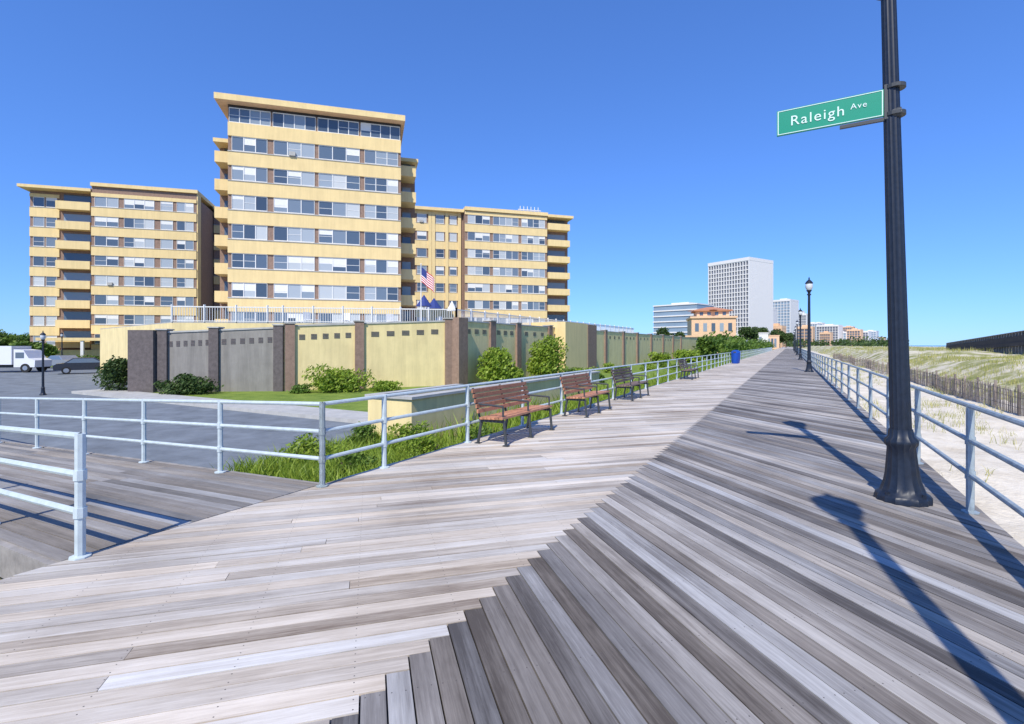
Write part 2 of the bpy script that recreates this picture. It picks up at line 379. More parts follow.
text('lettering_small','Ave',0.09,(-0.40,-0.0165,-0.005),(math.pi/2,0,0),M['signw'],K.e)

# ---------------------------------------------------------------- benches
def bench(x,y,L,slat,name='park_bench'):
    K=Kit(name,(x,y,0)); s=K('slats',slat); ir=K('frame','iron')
    for i in range(6):
        s.box(-0.02+i*0.078,0.046+i*0.078,0,L,0.43+0.004*i,0.465+0.004*i)
    for i in range(5):
        zz=0.53+i*0.085; xx=-0.06-0.028*i
        s.box(xx-0.016,xx+0.016,0,L,zz,zz+0.065)
    for yy in (0.08,L/2,L-0.08):
        ir.box(-0.05,0.45,yy-0.025,yy+0.025,0.385,0.425)
        ir.cyl((0.42,yy,0.40),(0.46,yy,0.0),0.026,n=8); ir.cyl((-0.03,yy,0.40),(-0.10,yy,0.0),0.026,n=8)
        ir.cyl((-0.055,yy,0.40),(-0.21,yy,0.95),0.02,n=8)
        ir.cyl((-0.12,yy,0.68),(0.40,yy,0.66),0.018,n=8); ir.cyl((0.40,yy,0.66),(0.40,yy,0.42),0.018,n=8)
        ir.box(0.41,0.51,yy-0.04,yy+0.04,0,0.015); ir.box(-0.15,-0.05,yy-0.04,yy+0.04,0,0.015)
    K.done()
bench(-4.62,7.2,2.0,'bench'); bench(-4.62,11.0,1.9,'bench'); bench(-4.62,14.9,2.1,'benchd'); bench(-4.62,25.5,2.0,'benchd')
def bin_(x,y,k=1.0):
    K=Kit('trash_bin',(x,y,0)); K('barrel','blue').lathe((0,0,0),[(0.27,0),(0.29,0.05),(0.33,0.4),(0.35,0.85),(0.37,0.87),(0.37,0.92)],n=24)
    K('lid','blue').lathe((0,0,0.921),[(0.36,0),(0.33,0.1),(0.24,0.2),(0.1,0.25)],n=24); K('opening','dark').box(-0.12,0.12,-0.365,-0.25,0.95,1.05)
    K.done(('barrel','lid')); K.e.scale=(k,k,k*1.05)
bin_(-4.4,50.0); bin_(-4.4,51.2)
# ---------------------------------------------------------------- ground
b=MB(); b.v=[(-3000,-800,GZ-0.02),(3000,-800,GZ-0.02),(3000,5000,GZ-0.02),(-3000,5000,GZ-0.02)]; b.f=[(0,1,2,3)]; b.obj('ground',M['soil'])
def sheet(name,poly,z,m,thick=None):
    b=MB()
    if thick: b.prism(poly,z-thick,z)
    else: b.v=[(p[0],p[1],z) for p in poly]; b.f=[tuple(range(len(poly)))]
    return b.obj(name,m)
sheet('street',[(-300,-3),(-10,-3),(-10,12),(-34,12.2),(-34,34),(-300,34)],GZ-0.008,M['asphalt'])
sheet('pavement',[(-33.8,12.0),(-10.2,12.0),(-10.2,13.6),(-33.8,13.6)],GZ+0.12,M['concrete'],0.16)
sheet('lawn',[(-33.6,13.65),(-5.2,13.65),(-5.2,260),(-60,260),(-60,40),(-33.6,30)],GZ+0.06,M['lawn'],0.1)
b=MB()
for i in range(14): b.box(-34-i*4.5-2,-34-i*4.5,4.42,4.55,GZ-0.02,GZ-0.003)
b.obj('lane_marking',M['line'])
sheet('planting_bed_kerb',[(-9.9,5.6),(-5.2,5.6),(-5.2,10.2),(-9.9,10.2)],GZ+0.05,M['concrete'],0.1)
sheet('planting_bed',[(-9.7,5.75),(-5.2,5.75),(-5.2,10.2),(-9.7,10.2)],GZ+0.054,M['lawn'])
K=Kit('low_stucco_wall'); w=K('wall','yellow2'); c=K('coping','concrete')
w.box(-8.6,-8.35,9.8,24,GZ,0.32); c.box(-8.66,-8.29,9.74,24,0.322,0.39)
w.box(-9.6,-8.601,9.8,10.05,GZ,0.319); c.box(-9.6,-8.661,9.74,10.11,0.322,0.388)
w.box(-9.85,-9.601,9.8,13.9,GZ,0.318); c.box(-9.91,-9.601,9.74,13.9,0.322,0.386)
K.done()
# ---------------------------------------------------------------- dunes
def fbm(x,y,s=0):
    return (np.sin(x*0.31+1.3+s)*np.cos(y*0.23+0.7+s)+0.6*np.sin(x*0.67+y*0.41+2.1)+0.35*np.sin(x*1.3-y*0.9+s)+0.2*np.sin(x*2.9+y*2.1))/2.1
def dune_z(x,y):
    base=-0.75+0.10*fbm(x*1.5,y*1.5)+0.03*np.sin(x*5+np.sin(y*3))*np.sin(y*4.3)
    rise=np.clip((x-7.0)/5.0,0,1); rise=rise*rise*(3-2*rise)
    fall=1-0.5*np.clip((x-30)/30,0,1)
    return base+rise*fall*(1.55+0.45*fbm(x*0.6,y*0.4,1.0))
xs=np.concatenate([np.linspace(1.76,14,60),np.linspace(14.4,80,70)]); ys=np.concatenate([np.linspace(-15,50,220),np.linspace(50.6,400,200)])
X,Y=np.meshgrid(xs,ys); Z=dune_z(X,Y)
b=MB(); b.v=list(zip(X.ravel(),Y.ravel(),Z.ravel())); nx=len(xs)
msp=[]
for j in range(len(ys)-1):
    for i in range(nx-1):
        b.f.append((j*nx+i,j*nx+i+1,(j+1)*nx+i+1,(j+1)*nx+i)); msp.append(0 if xs[i]<7.6 else 1)
o=b.obj('sand_dunes',M['sand'],smooth=True); o.data.materials.append(M['duneg']); o.data.polygons.foreach_set('material_index',msp)
sheet('beach',[(78,-400),(190,-400),(190,3000),(78,3000)],-0.85,M['sand'])
sheet('sea',[(188,-800),(3000,-800),(3000,5000),(188,5000)],-0.8,M['sea'])

def blades(name,pts,h,w,m,lean=0.4,per=7,spread=0.12):
    V=[];Fc=[]
    n=0
    for (x,y,z,s) in pts:
        for k in range(per):
            a=random.uniform(0,6.283); hh=h*s*random.uniform(0.5,1.15); l=lean*hh*random.uniform(0.2,1)
            ox=x+random.gauss(0,spread*s); oy=y+random.gauss(0,spread*s)
            ca,sa=math.cos(a),math.sin(a); b2=random.uniform(0,6.283); px,py=math.cos(b2)*w*s,math.sin(b2)*w*s
            V+=[(ox-px,oy-py,z-0.02),(ox+px,oy+py,z-0.02),(ox+px*.7+ca*l*.35,oy+py*.7+sa*l*.35,z+hh*.6),(ox-px*.7+ca*l*.35,oy-py*.7+sa*l*.35,z+hh*.6),(ox+ca*l,oy+sa*l,z+hh)]
            Fc+=[(n,n+1,n+2,n+3),(n+3,n+2,n+4)]; n+=5
    b=MB(); b.v=V; b.f=Fc; return b.obj(name,m)
pts=[]
while len(pts)<6000:
    y=random.uniform(5,60); x=random.uniform(7.4,30)
    if fbm(np.array(x*1.7),np.array(y*1.2),2)<-0.15: continue
    pts.append((x,y,float(dune_z(np.array(x),np.array(y))),random.uniform(0.4,1.05)))
for i in range(4500):
    y=random.uniform(55,200); x=random.uniform(7.4,45)
    if fbm(np.array(x*0.9),np.array(y*.5),2)<-0.15: continue
    pts.append((x,y,float(dune_z(np.array(x),np.array(y))),random.uniform(0.8,1.6)))
blades('dune_grass',pts,0.36,0.011,M['blade'])
pts=[]
for i in range(2600):
    y=random.uniform(3,120); x=random.uniform(1.9,7.4)
    if fbm(np.array(x*2.2),np.array(y*1.5),4)>0.0: pts.append((x,y,float(dune_z(np.array(x),np.array(y))),random.uniform(0.4,0.95)))
blades('beach_grass',pts,0.32,0.008,M['blade'],per=9,spread=0.16,lean=.8)
pts=[(random.uniform(-9.6,-5.3),random.uniform(5.8,10.1),GZ+0.05,random.uniform(0.5,1.2)) for i in range(1300)]
blades('ornamental_grass',pts,0.36,0.012,M['leafb'],per=12,lean=0.9)
pts=[(random.uniform(-8.2,-5.2),random.uniform(10.3,120),GZ+0.06,random.uniform(0.9,1.8)) for i in range(3000)]
blades('grass_strip',pts,0.45,0.014,M['leafb'],per=8,lean=0.7)
# dune fence
K=Kit('dune_fence'); s=K('slats','fence'); 
y=6.0
while y<110:
    x=7.0+0.12*math.sin(y*0.4); z=float(dune_z(np.array(x),np.array(y)))
    lx_=random.gauss(0,.02)
    b0=len(s.v); s.box(x-0.006,x+0.006,y,y+0.04,z-0.1,z+0.88+random.uniform(-.09,.07))
    for q in range(b0+4,b0+8): v=s.v[q]; s.v[q]=(v[0]+lx_,v[1]+lx_*.8,v[2])
    y+=0.085 if y<50 else 0.16
w=K('wires','iron')
y=6.0
while y<110:
    x=7.0+0.12*math.sin(y*0.4); x2=7.0+0.12*math.sin((y+2)*0.4); z=float(dune_z(np.array(x),np.array(y))); z2=float(dune_z(np.array(x2),np.array(y+2)))
    K('posts','fence').cyl((x+0.05,y,z-.2),(x+0.05,y,z+1.05),0.045,n=7)
    for h in (0.25,0.6,0.8): w.cyl((x,y,z+h),(x2,y+2,z2+h),0.008,n=4)
    y+=2
K.done()
K=Kit('dune_walkway'); a=K('deck','darkw')
p=W(955,75); q=W(1090,36)
n=10
for i in range(n):
    t0,t1=i/n,(i+1)/n
    P=(p[0]+(q[0]-p[0])*t0,p[1]+(q[1]-p[1])*t0); Q=(p[0]+(q[0]-p[0])*t1,p[1]+(q[1]-p[1])*t1)
    z0=1.0+t0*1.3; z1=1.0+t1*1.3
    a.obox(P,Q,2.2,z0-0.35,z0,zq=z1,zb=z1-0.35)
    K('rails','beam').obox(P,Q,2.0,z0+0.95,z0+1.02,zq=z1+1.02,zb=z1+.95)
    for k in range(5):
        tt=t0+(t1-t0)*k/5; X0=p[0]+(q[0]-p[0])*tt; Y0_=p[1]+(q[1]-p[1])*tt; zz=1.0+tt*1.3
        K('posts','beam').box(X0-1.0,X0-.86,Y0_-.07,Y0_+.07,-0.5,zz+1.0); K('posts','beam').box(X0+.86,X0+1.0,Y0_-.07,Y0_+.07,-0.5,zz+1.0)
    K('sides','darkw').obox(P,Q,2.05,z0,z0+.6,zq=z1+.6,zb=z1)
K.done()

# ---------------------------------------------------------------- foliage
def leaves(mb,c,r,n,s):
    c=np.array(c); 
    d=rng.normal(size=(n,3)); d/=np.linalg.norm(d,axis=1)[:,None]; rad=rng.uniform(0.3,1.12,n)**0.6
    P=c+d*rad[:,None]*np.array(r)
    for p in P:
        a=Vector(rng.normal(size=3)).normalized(); t=a.orthogonal().normalized(); bb=a.cross(t); q=s*rng.uniform(0.6,1.3)
        p=Vector(p); b=len(mb.v)
        mb.v+=[tuple(p-t*q),tuple(p+bb*q*.55),tuple(p+t*q),tuple(p-bb*q*.55)]; mb.f.append((b,b+1,b+2,b+3))
def shrub(name,x,y,z,w,h,n,s,m,lumps=12):
    mb=MB(); K=empty(name,(x,y,z))
    for i in range(lumps):
        a=random.uniform(0,6.28); rr=random.uniform(0,0.75)*w/2
        k=random.uniform(0.22,0.5)
        leaves(mb,(rr*math.cos(a),rr*math.sin(a),h*random.uniform(0.25,0.8)),(w*k*.6,w*k*.6,h*k*.75),n//lumps,s)
    leaves(mb,(0,0,h*.25),(w*.45,w*.45,h*.28),n//4,s)
    mb.obj('foliage',m,K)
    st=MB()
    for i in range(6):
        a=i*1.05; st.cyl((0,0,-.05),(math.cos(a)*w*.25,math.sin(a)*w*.25,h*.6),0.03,0.01,n=5)
    st.obj('stems',M['bark'],K)
def tree(name,x,y,z,h,w,n,s,m):
    K=empty(name,(x,y,z)); t=MB(); mb=MB()
    t.cyl((0,0,-.1),(0.1,0,h*.45),h*.03,h*.018,n=8)
    for i in range(8):
        a=random.uniform(0,6.28); e=(math.cos(a)*w*.33*random.uniform(.4,1),math.sin(a)*w*.33*random.uniform(.4,1),h*random.uniform(.55,.88))
        t.cyl((0.08,0,h*random.uniform(.3,.45)),e,h*.012,h*.004,n=5)
        leaves(mb,e,(w*.24,w*.24,h*.15),n//10,s)
        leaves(mb,(e[0]*1.3,e[1]*1.3,e[2]-h*.1),(w*.17,w*.17,h*.1),n//14,s)
    t.obj('trunk',M['bark'],K); mb.obj('crown',m,K)
def shr(u,v,z,wpx,hpx,n,m,s=0.09,name='shrub'):
    d=F*(H-z)/(v-HV); x,y=W(u,d); shrub(name,x,y,z,wpx*d/F,hpx*d/F,n,s,M[m])
LZ=GZ+0.06
shr(120,391,LZ,34,34,2200,'leafd',name='hedge'); shr(185,394,LZ,52,20,2200,'leafd',name='hedge')
shr(340,391.5,LZ,60,28,3500,'leafb'); shr(385,391,LZ,36,10,1200,'leafb',0.07); shr(300,393,LZ,26,9,800,'leaf',0.07)
for (x,y,w_,h_) in ((-8.9,7.2,1.3,.6),(-8.0,9.3,1.2,.7),(-6.9,8.6,1.1,.6),(-7.4,7.0,1.0,.5),(-6.2,9.6,1.0,.8),(-9.2,9.0,.9,.6)):
    shrub('low_shrub',x,y,GZ+.05,w_,h_,1500,0.04,M['leafb' if w_>1.0 else 'leaf'])
# ---------------------------------------------------------------- perimeter wall
A=WV(147,393,GZ); B=WV(283,392,GZ); Cc=WV(457,386,GZ)
def lerp(p,q,t): return (p[0]+(q[0]-p[0])*t,p[1]+(q[1]-p[1])*t)
def t_on(p,q,u):
    def uu(pt):
        d=-pt[0]*S+pt[1]*C; r=pt[0]*C+pt[1]*S; return r,d
    r0,d0=uu(p); r1,d1=uu(q); k=(u-512)/F
    return (k*d0-r0)/((r1-r0)-k*(d1-d0))
K=Kit('perimeter_wall')
def wallseg(p,q,zp,zq,m,pm,us,pw=0.5,vents=3):
    ts=[t_on(p,q,u) for u in us]
    L=math.hypot(q[0]-p[0],q[1]-p[1]); ex=((q[0]-p[0])/L,(q[1]-p[1])/L); nn=(ex[1],-ex[0])
    K('panels_'+m,m).obox(p,q,0.28,GZ,zp,zq=zq)
    K('coping','concrete').obox(p,q,0.38,zp+.002,zp+0.09,zq=zq+.09,zb=zq+.002)
    for t in ts:
        c=lerp(p,q,t); z=zp+(zq-zp)*t
        a=(c[0]-ex[0]*pw/2,c[1]-ex[1]*pw/2); b_=(c[0]+ex[0]*pw/2,c[1]+ex[1]*pw/2)
        K('pillars_'+pm,pm).obox(a,b_,0.6,GZ,z+0.16)
        K('pillar_caps','concrete').obox((c[0]-ex[0]*(pw/2+.05),c[1]-ex[1]*(pw/2+.05)),(c[0]+ex[0]*(pw/2+.05),c[1]+ex[1]*(pw/2+.05)),0.7,z+.161,z+0.23)
    allt=sorted(ts)
    for t0,t1 in zip(allt[:-1],allt[1:]):
        for k in range(vents):
            tc=t0+(t1-t0)*(k+1)/(vents+1); c=lerp(p,q,tc); z=zp+(zq-zp)*tc-0.75
            w=min(0.5,L*(t1-t0)/(vents+1)*.5)
            c=(c[0]+nn[0]*0.145,c[1]+nn[1]*0.145)
            for kk in range(4): K('vents','brickd').obox((c[0]-ex[0]*w/2,c[1]-ex[1]*w/2),(c[0]+ex[0]*w/2,c[1]+ex[1]*w/2),0.03,z+kk*0.08,z+kk*0.08+0.05)
wallseg(A,B,2.30,2.62,'shadew','brickd',(165,216,280),vents=6)  # left stretch: panel shade comes from the grey colour
wallseg(B,Cc,2.70,3.20,'yellow2','brick',(290,359,448),vents=5)
K('pillars_brickd','brickd').obox(WV(134,393,GZ),WV(159,393,GZ),0.9,GZ,2.5)
XW=Cc[0]
D0=(XW,Cc[1]); D1=(XW,150)
us=[458,490,516,548,604,622,636,650,662,672,680]
wallseg(D0,D1,3.2,3.2,'yellow2','brick',us,pw=0.7,vents=3)
K('pillars_brick','brick').box(XW-.55,XW+.5,Cc[1]-.5,Cc[1]+.5,GZ,3.42)
yb=D0[1]+(D1[1]-D0[1])*t_on(D0,D1,553)
K('block','yellow').box(XW-4,XW+1.2,yb,yb+5.5,GZ,3.75); K('block_brick','brick').box(XW-.1,XW+1.25,yb+5.51,yb+8,GZ,3.7)
K.done()
def shx(u,x,v0,wpx,n,m,s=0.1,name='shrub'):
    k=(u-512)/F; d=x/(k*C-S); X0,Y0_=W(u,d); zt=H+(HV-v0)/F*d
    shrub(name,X0,Y0_,LZ,wpx*d/F,zt-LZ,n,s,M[m])
shx(500,XW+2,346,50,5000,'leafb',0.11); shx(548,XW+2.4,338,42,5000,'leafb',0.12)
shx(708,-12,338,20,2500,'leaf',0.25); shx(660,XW+3,352,22,1200,'leafb',0.2); shx(690,-13,350,30,1500,'leafb',0.25)
for i in range(14): 
    xx=random.uniform(-15.5,-10.2); yy=random.uniform(20,60); shrub('low_shrub',xx,yy,LZ,random.uniform(1,2),random.uniform(.5,1.0),700,0.08,M['leaf' if i%2 else 'leafb'])

# ---------------------------------------------------------------- podium terrace
K=Kit('podium_terrace')
P0=W(172,32.5); P1=W(283,33.5); P2=(XW-2.2,Cc[1]+3.0); P3=(XW-2.2,75)
ptop=3.15
poly=[P0,P1,P2,P3,(XW-45,80),W(100,46)]
K('podium','yellow2').prism(poly,GZ,ptop)
K('podium_floor','concrete').prism(poly,ptop+.003,ptop+.06)
def white_rail(p,q,z):
    L=math.hypot(q[0]-p[0],q[1]-p[1]); n=int(L/0.16)
    K('railing_bars','white').obox(p,q,0.06,z+1.02,z+1.09); K('railing_bars','white').obox(p,q,0.05,z+0.1,z+0.15)
    for i in range(n+1):
        c=lerp(p,q,i/n); r=0.05 if i%12==0 else 0.014
        K('balusters','white').box(c[0]-r,c[0]+r,c[1]-r,c[1]+r,z+.062,z+(1.2 if i%12==0 else 1.02))
for p,q in ((P0,P1),(P1,P2),(P2,P3)): white_rail(p,q,ptop)
K.done()
for u,d in ((310,38),(345,39),(392,40),(300,40),(445,44),(480,46)):
    x,y=W(u,d); K=Kit('lounge_chair',(x,y,ptop+.06),random.uniform(0,3)); w=K('frame','white')
    w.box(-.3,.3,-.9,.4,.35,.40); w.box(-.3,.3,.4,.46,.36,1.0)
    for a in (-.27,.23):
        for c in (-.85,.35): w.box(a,a+.04,c,c+.04,0,.35)
    K.done()
for (u,d,s_) in ((424,44,1.0),(434,47,1.1),(452,50,.8)):
    x,y=W(u,d); K=Kit('patio_umbrella',(x,y,ptop+.06)); K('pole','iron').cyl((0,0,0),(0,0,2.5),.03)
    K('canopy','navy' if s_>=1 else 'white').lathe((0,0,1.9),[(.7*s_,0),(.68*s_,.03),(.35*s_,.5),(.02,1.0)],n=8); K.done()
x,y=W(421,42); K=Kit('flagpole',(x,y,ptop+.06)); K('pole','white').cyl((0,0,0),(0,0,5.2),.05,.03); K('finial','white').lathe((0,0,5.2),[(.02,0),(.07,.07),(.02,.14)],n=10)
fm={'red':MB(),'white':MB(),'navy':MB()}
for i in range(13):
    z0=5.05-i*0.095; cm='red' if i%2==0 else 'white'
    for k in range(12):
        if i<7 and k<5: cc='navy'
        else: cc=cm
        x0,x1=0.05+k*.12,0.05+(k+1)*.12; y0=.12*math.sin(k*.9)*k/12; y1=.12*math.sin((k+1)*.9)*(k+1)/12
        s0,s1=-k*.09,-(k+1)*.09; mb=fm[cc]; b0=len(mb.v)
        mb.v+=[(x0,y0,z0-.095+s0),(x1,y1,z0-.095+s1),(x1,y1,z0+s1),(x0,y0,z0+s0)]; mb.f.append((b0,b0+1,b0+2,b0+3))
for k,mb in fm.items(): mb.obj('flag_'+k,M[k],K.e)
K.done()

# ---------------------------------------------------------------- apartment buildings
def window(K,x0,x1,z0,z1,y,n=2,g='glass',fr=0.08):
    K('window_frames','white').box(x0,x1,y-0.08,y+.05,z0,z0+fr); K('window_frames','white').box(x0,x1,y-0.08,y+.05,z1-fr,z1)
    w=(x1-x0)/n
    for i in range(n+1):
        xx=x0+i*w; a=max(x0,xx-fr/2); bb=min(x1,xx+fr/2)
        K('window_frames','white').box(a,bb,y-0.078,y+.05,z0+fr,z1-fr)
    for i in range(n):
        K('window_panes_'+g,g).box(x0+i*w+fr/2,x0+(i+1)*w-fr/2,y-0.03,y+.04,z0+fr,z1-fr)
        if random.random()<.5:
            zm=z0+(z1-z0)*.5; K('window_frames','white').box(x0+i*w+fr/2,x0+(i+1)*w-fr/2,y-0.05,y+.03,zm-.02,zm+.02)
        if random.random()<.3:
            K('window_blinds','white').box(x0+i*w+fr/2,x0+(i+1)*w-fr/2,y-0.036,y-.031,z1-fr-(z1-z0)*random.uniform(.2,.6),z1-fr)
def face(K,y,x0,x1,nf,fh,z0,wins,wh=1.45,sill=0.95,band='yellow'):
    for f in range(nf):
        zb=z0+f*fh; zt=zb+sill+wh
        K('spandrel_bands',band).box(x0,x1,y-0.14,y+0.02,zb,zb+sill)
        K('spandrel_bands',band).box(x0,x1,y-0.14,y+0.02,zt,zb+fh)
        K('sills','concrete').box(x0,x1,y-0.19,y-.141,zb+sill-.09,zb+sill-.004)
        for (a,b_,n) in wins:
            window(K,a,b_,zb+sill+.002,zt-.002,y,n)
            if random.random()<.06: c=random.uniform(a+.1,b_-.8); K('ac_units','concrete').box(c,c+.6,y-.35,y-.081,zb+sill+.01,zb+sill+.42)
def balconies(K,x0,x1,y0,depth,nf,fh,z0,m='yellow'):
    for f in range(nf):
        zb=z0+f*fh
        K('balcony_slabs',m).box(x0,x1,y0-depth,y0,zb-.2,zb)
        K('balcony_parapets',m).box(x0,x1,y0-depth,y0-depth+.12,zb+.002,zb+.95)
        K('balcony_parapets',m).box(x0,x0+.12,y0-depth+.122,y0,zb+.002,zb+.95); K('balcony_parapets',m).box(x1-.12,x1,y0-depth+.122,y0,zb+.002,zb+.95)
        K('balcony_doors','glassd').box(x0+.4,x1-.4,y0-.04,y0+.02,zb+.05,zb+2.2)
ROT=math.radians(45)
x,y=W(228,50); K=Kit('apartment_tower',(x,y,GZ),ROT)
fh=2.93; nf=9; z0=0.55
Wd=16.9
core=K('brick_core','brick'); core.box(0,Wd,0,16,0,26.7)
wins=[(0.35,3.6,3),(4.2,8.1,3),(8.5,12.6,3),(13.1,16.6,3)]
face(K,0,0,Wd,nf-1,fh,z0,wins,wh=1.5,sill=0.98)
zb=z0+(nf-1)*fh
K('spandrel_bands','yellow').box(0,Wd,-.14,.02,zb,zb+.9)
for a,b_,n in [(0.1,3.9,4),(4.1,8.2,4),(8.4,12.5,4),(12.7,16.8,4)]: window(K,a,b_,zb+.9,zb+2.4,0,n,'glassd')
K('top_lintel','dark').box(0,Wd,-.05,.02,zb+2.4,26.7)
K('roof_overhang','yellow').box(-1.0,Wd+.4,-1.0,17,26.7,27.3); K('roof_deck','roof').box(-.9,Wd+.3,-.9,16.9,27.3,27.34)
K('soffit','tan').box(-.95,Wd+.35,-.95,16.9,26.67,26.698)
K('brick_wing','brick').box(Wd+.01,Wd+1.9,4.5,14,0,24.0); K('wing_roof','yellow').box(Wd+.01,Wd+2.2,3.5,14.5,24.0,24.4)
balconies(K,Wd+.02,Wd+1.8,4.5,2.6,8,fh,z0+.9)
K('brick_wing','brick').box(-2.0,-.01,5,14,0,24.0); K('wing_roof','yellow').box(-2.2,-.01,3.2,14.5,24.0,24.4)
balconies(K,-1.95,-.02,5,2.2,8,fh,z0+.9)
for (a,c,r) in ((4,6,1.2),(10,8,1.6)): K('roof_plant','white').box(a,a+r*2,c,c+r,27.35,28.1)
K.done()
x,y=W(30,71); K=Kit('apartment_block',(x,y,GZ),ROT)
K('brick_core','brick').box(0,21.5,0.0,16,0,24.6)
fh=2.82
face(K,0,0,3.5,8,fh,1.6,[(0.4,1.7,1),(1.9,3.2,1)],wh=1.4,sill=0.95)
balconies(K,3.6,7.7,0.0,1.3,8,fh,2.4)
K('projecting_bay','brick').box(8.0,21.3,-1.5,0,0,25.4)
face(K,-1.5,8.0,21.3,8,fh,1.6+.3,[(8.4,11.3,2),(12.0,15.8,3),(16.6,18.2,1),(18.7,20.9,2)],wh=1.45,sill=0.85)
K('roof_slab','yellow').box(-.6,7.95,-1.7,16.6,24.6,25.0); K('roof_slab','yellow').box(7.96,21.5,-1.8,16.6,25.4,25.9)
K('side_bands','yellow').box(21.31,21.45,-1.5,0,0,25.4)
K('ground_floor','yellow').box(-.3,12,-2.6,-1.7,0,1.9); K('porch_roof','yellow').box(3,14,-4.5,-1.7,3.2,3.6)
for a in (3.3,8,13.5): K('porch_columns','white').box(a,a+.35,-4.4,-4.05,0,3.2)
K('roof_plant','roof').box(3,6,5,9,25.01,25.9)
K('link_wing','brick').box(21.6,34,6,16,0,25.0); K('link_roof','yellow').box(21.61,34.3,5.4,16.6,25.0,25.4)
face(K,6,21.62,33.9,8,fh,1.9,[(22.6,24.6,2),(26,29,3)],wh=1.45,sill=0.85)
K.done()
x,y=W(411,85); K=Kit('apartment_block',(x,y,GZ),ROT)
K('brick_core','brick').box(0,28.6,0,16,0,25.6)
face(K,0,0,8.2,8,2.95,2.0,[(1.0,2.6,1),(4.2,5.6,1),(6.6,7.8,1)],wh=1.5,sill=.9)
for a in (0,2.9,3.5,5.8,8.0): K('vertical_ribs','yellow').box(a,a+.55,-.25,-.142,0,25.6)
K('projecting_bay','brick').box(9.0,24.0,-1.4,0,0,25.8)
face(K,-1.4,9.0,24.0,8,2.95,2.1,[(9.5,13.4,3),(14.0,18.6,4),(19.2,23.6,4)],wh=1.5,sill=.85)
balconies(K,24.2,28.4,0,1.6,8,2.95,3.0)
K('roof_slab','yellow').box(-.6,8.95,-.9,16.5,25.6,26.1); K('roof_slab','yellow').box(8.96,24.1,-1.8,16.5,25.8,26.4); K('roof_slab','yellow').box(24.11,28.9,-2.1,16.5,25.6,26.05)
for i in range(6): K('roof_antennas','white').cyl((20+i*.7,2,26.4),(20+i*.7,2,28.3),.06,n=5)
K('antenna_bar','white').box(19.6,24,1.9,2.1,27.6,27.7)
K.done()

# ---------------------------------------------------------------- distant buildings
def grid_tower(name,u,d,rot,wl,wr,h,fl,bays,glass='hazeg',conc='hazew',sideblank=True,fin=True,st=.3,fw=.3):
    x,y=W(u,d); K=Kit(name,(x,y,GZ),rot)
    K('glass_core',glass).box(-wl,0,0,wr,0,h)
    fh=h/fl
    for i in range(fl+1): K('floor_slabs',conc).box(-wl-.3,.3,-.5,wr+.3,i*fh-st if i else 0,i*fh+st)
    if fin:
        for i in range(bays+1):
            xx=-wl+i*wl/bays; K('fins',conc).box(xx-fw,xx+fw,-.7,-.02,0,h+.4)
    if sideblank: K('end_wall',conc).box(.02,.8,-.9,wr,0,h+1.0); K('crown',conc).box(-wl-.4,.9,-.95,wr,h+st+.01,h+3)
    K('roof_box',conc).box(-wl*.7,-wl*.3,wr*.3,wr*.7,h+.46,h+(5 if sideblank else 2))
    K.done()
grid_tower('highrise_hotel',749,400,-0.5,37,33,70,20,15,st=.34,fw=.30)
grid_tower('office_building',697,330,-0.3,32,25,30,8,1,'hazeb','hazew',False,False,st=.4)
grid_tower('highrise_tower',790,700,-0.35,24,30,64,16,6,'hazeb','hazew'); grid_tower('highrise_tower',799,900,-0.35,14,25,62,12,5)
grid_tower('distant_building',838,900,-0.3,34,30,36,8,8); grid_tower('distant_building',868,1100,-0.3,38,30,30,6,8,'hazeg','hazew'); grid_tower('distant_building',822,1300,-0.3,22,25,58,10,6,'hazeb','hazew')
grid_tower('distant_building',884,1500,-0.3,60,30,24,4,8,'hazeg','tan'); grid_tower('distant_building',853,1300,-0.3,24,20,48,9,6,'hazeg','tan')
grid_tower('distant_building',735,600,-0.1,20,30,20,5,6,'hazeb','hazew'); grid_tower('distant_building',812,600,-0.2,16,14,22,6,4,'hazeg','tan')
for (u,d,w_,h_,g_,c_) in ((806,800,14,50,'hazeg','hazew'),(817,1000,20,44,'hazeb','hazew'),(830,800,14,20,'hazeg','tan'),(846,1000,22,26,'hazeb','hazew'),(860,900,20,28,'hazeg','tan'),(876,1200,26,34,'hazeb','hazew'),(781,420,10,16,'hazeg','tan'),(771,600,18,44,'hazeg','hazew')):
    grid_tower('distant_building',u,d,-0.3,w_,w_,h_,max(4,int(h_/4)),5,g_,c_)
x,y=W(718,180); K=Kit('tan_pavilion',(x,y,GZ),0.25)
K('walls','tan').box(-9,6,0,18,0,12.3); K('cornice','tan').box(-9.5,6.5,-.5,18.5,12.3,13.0); K('upper_storey','tan').box(-7,4,2,14,13.0,15.0)
K('hip_roof','terra').prism([(-8,1),(5,1),(5,15),(-8,15)],15.0,15.4); K('hip_roof_top','terra').lathe((-1.5,8,15.4),[(8.5,0),(1.5,1.4)],n=4)
for i in range(5):
    a=-7.8+i*2.8; K('windows','glassd').box(a,a+1.3,-.06,.02,7.5,10.5); K('windows','glassd').box(a,a+1.6,-.06,.02,2,5.6)
for i in range(4): a=-6+i*2.6; K('windows','glassd').box(a,a+1.2,1.94,2.02,13.4,14.6)
K.done()
for (u,d,w,h,m) in ((700,150,10,5,'tan'),(745,240,20,8,'hazew'),(768,300,12,8,'tan')):
    x,y=W(u,d); K=Kit('low_beachfront_building',(x,y,GZ),0.1); K('walls',m).box(-w/2,w/2,0,10,0,h); K('parapet',m).box(-w/2-.2,w/2+.2,-.2,10.2,h,h+.5)
    for i in range(6): K('windows','glassd').box(-w/2+1+i*(w-2)/6,-w/2+2.2+i*(w-2)/6,-.05,.02,1.2,h-1.5)
    K.done()
mb=MB()
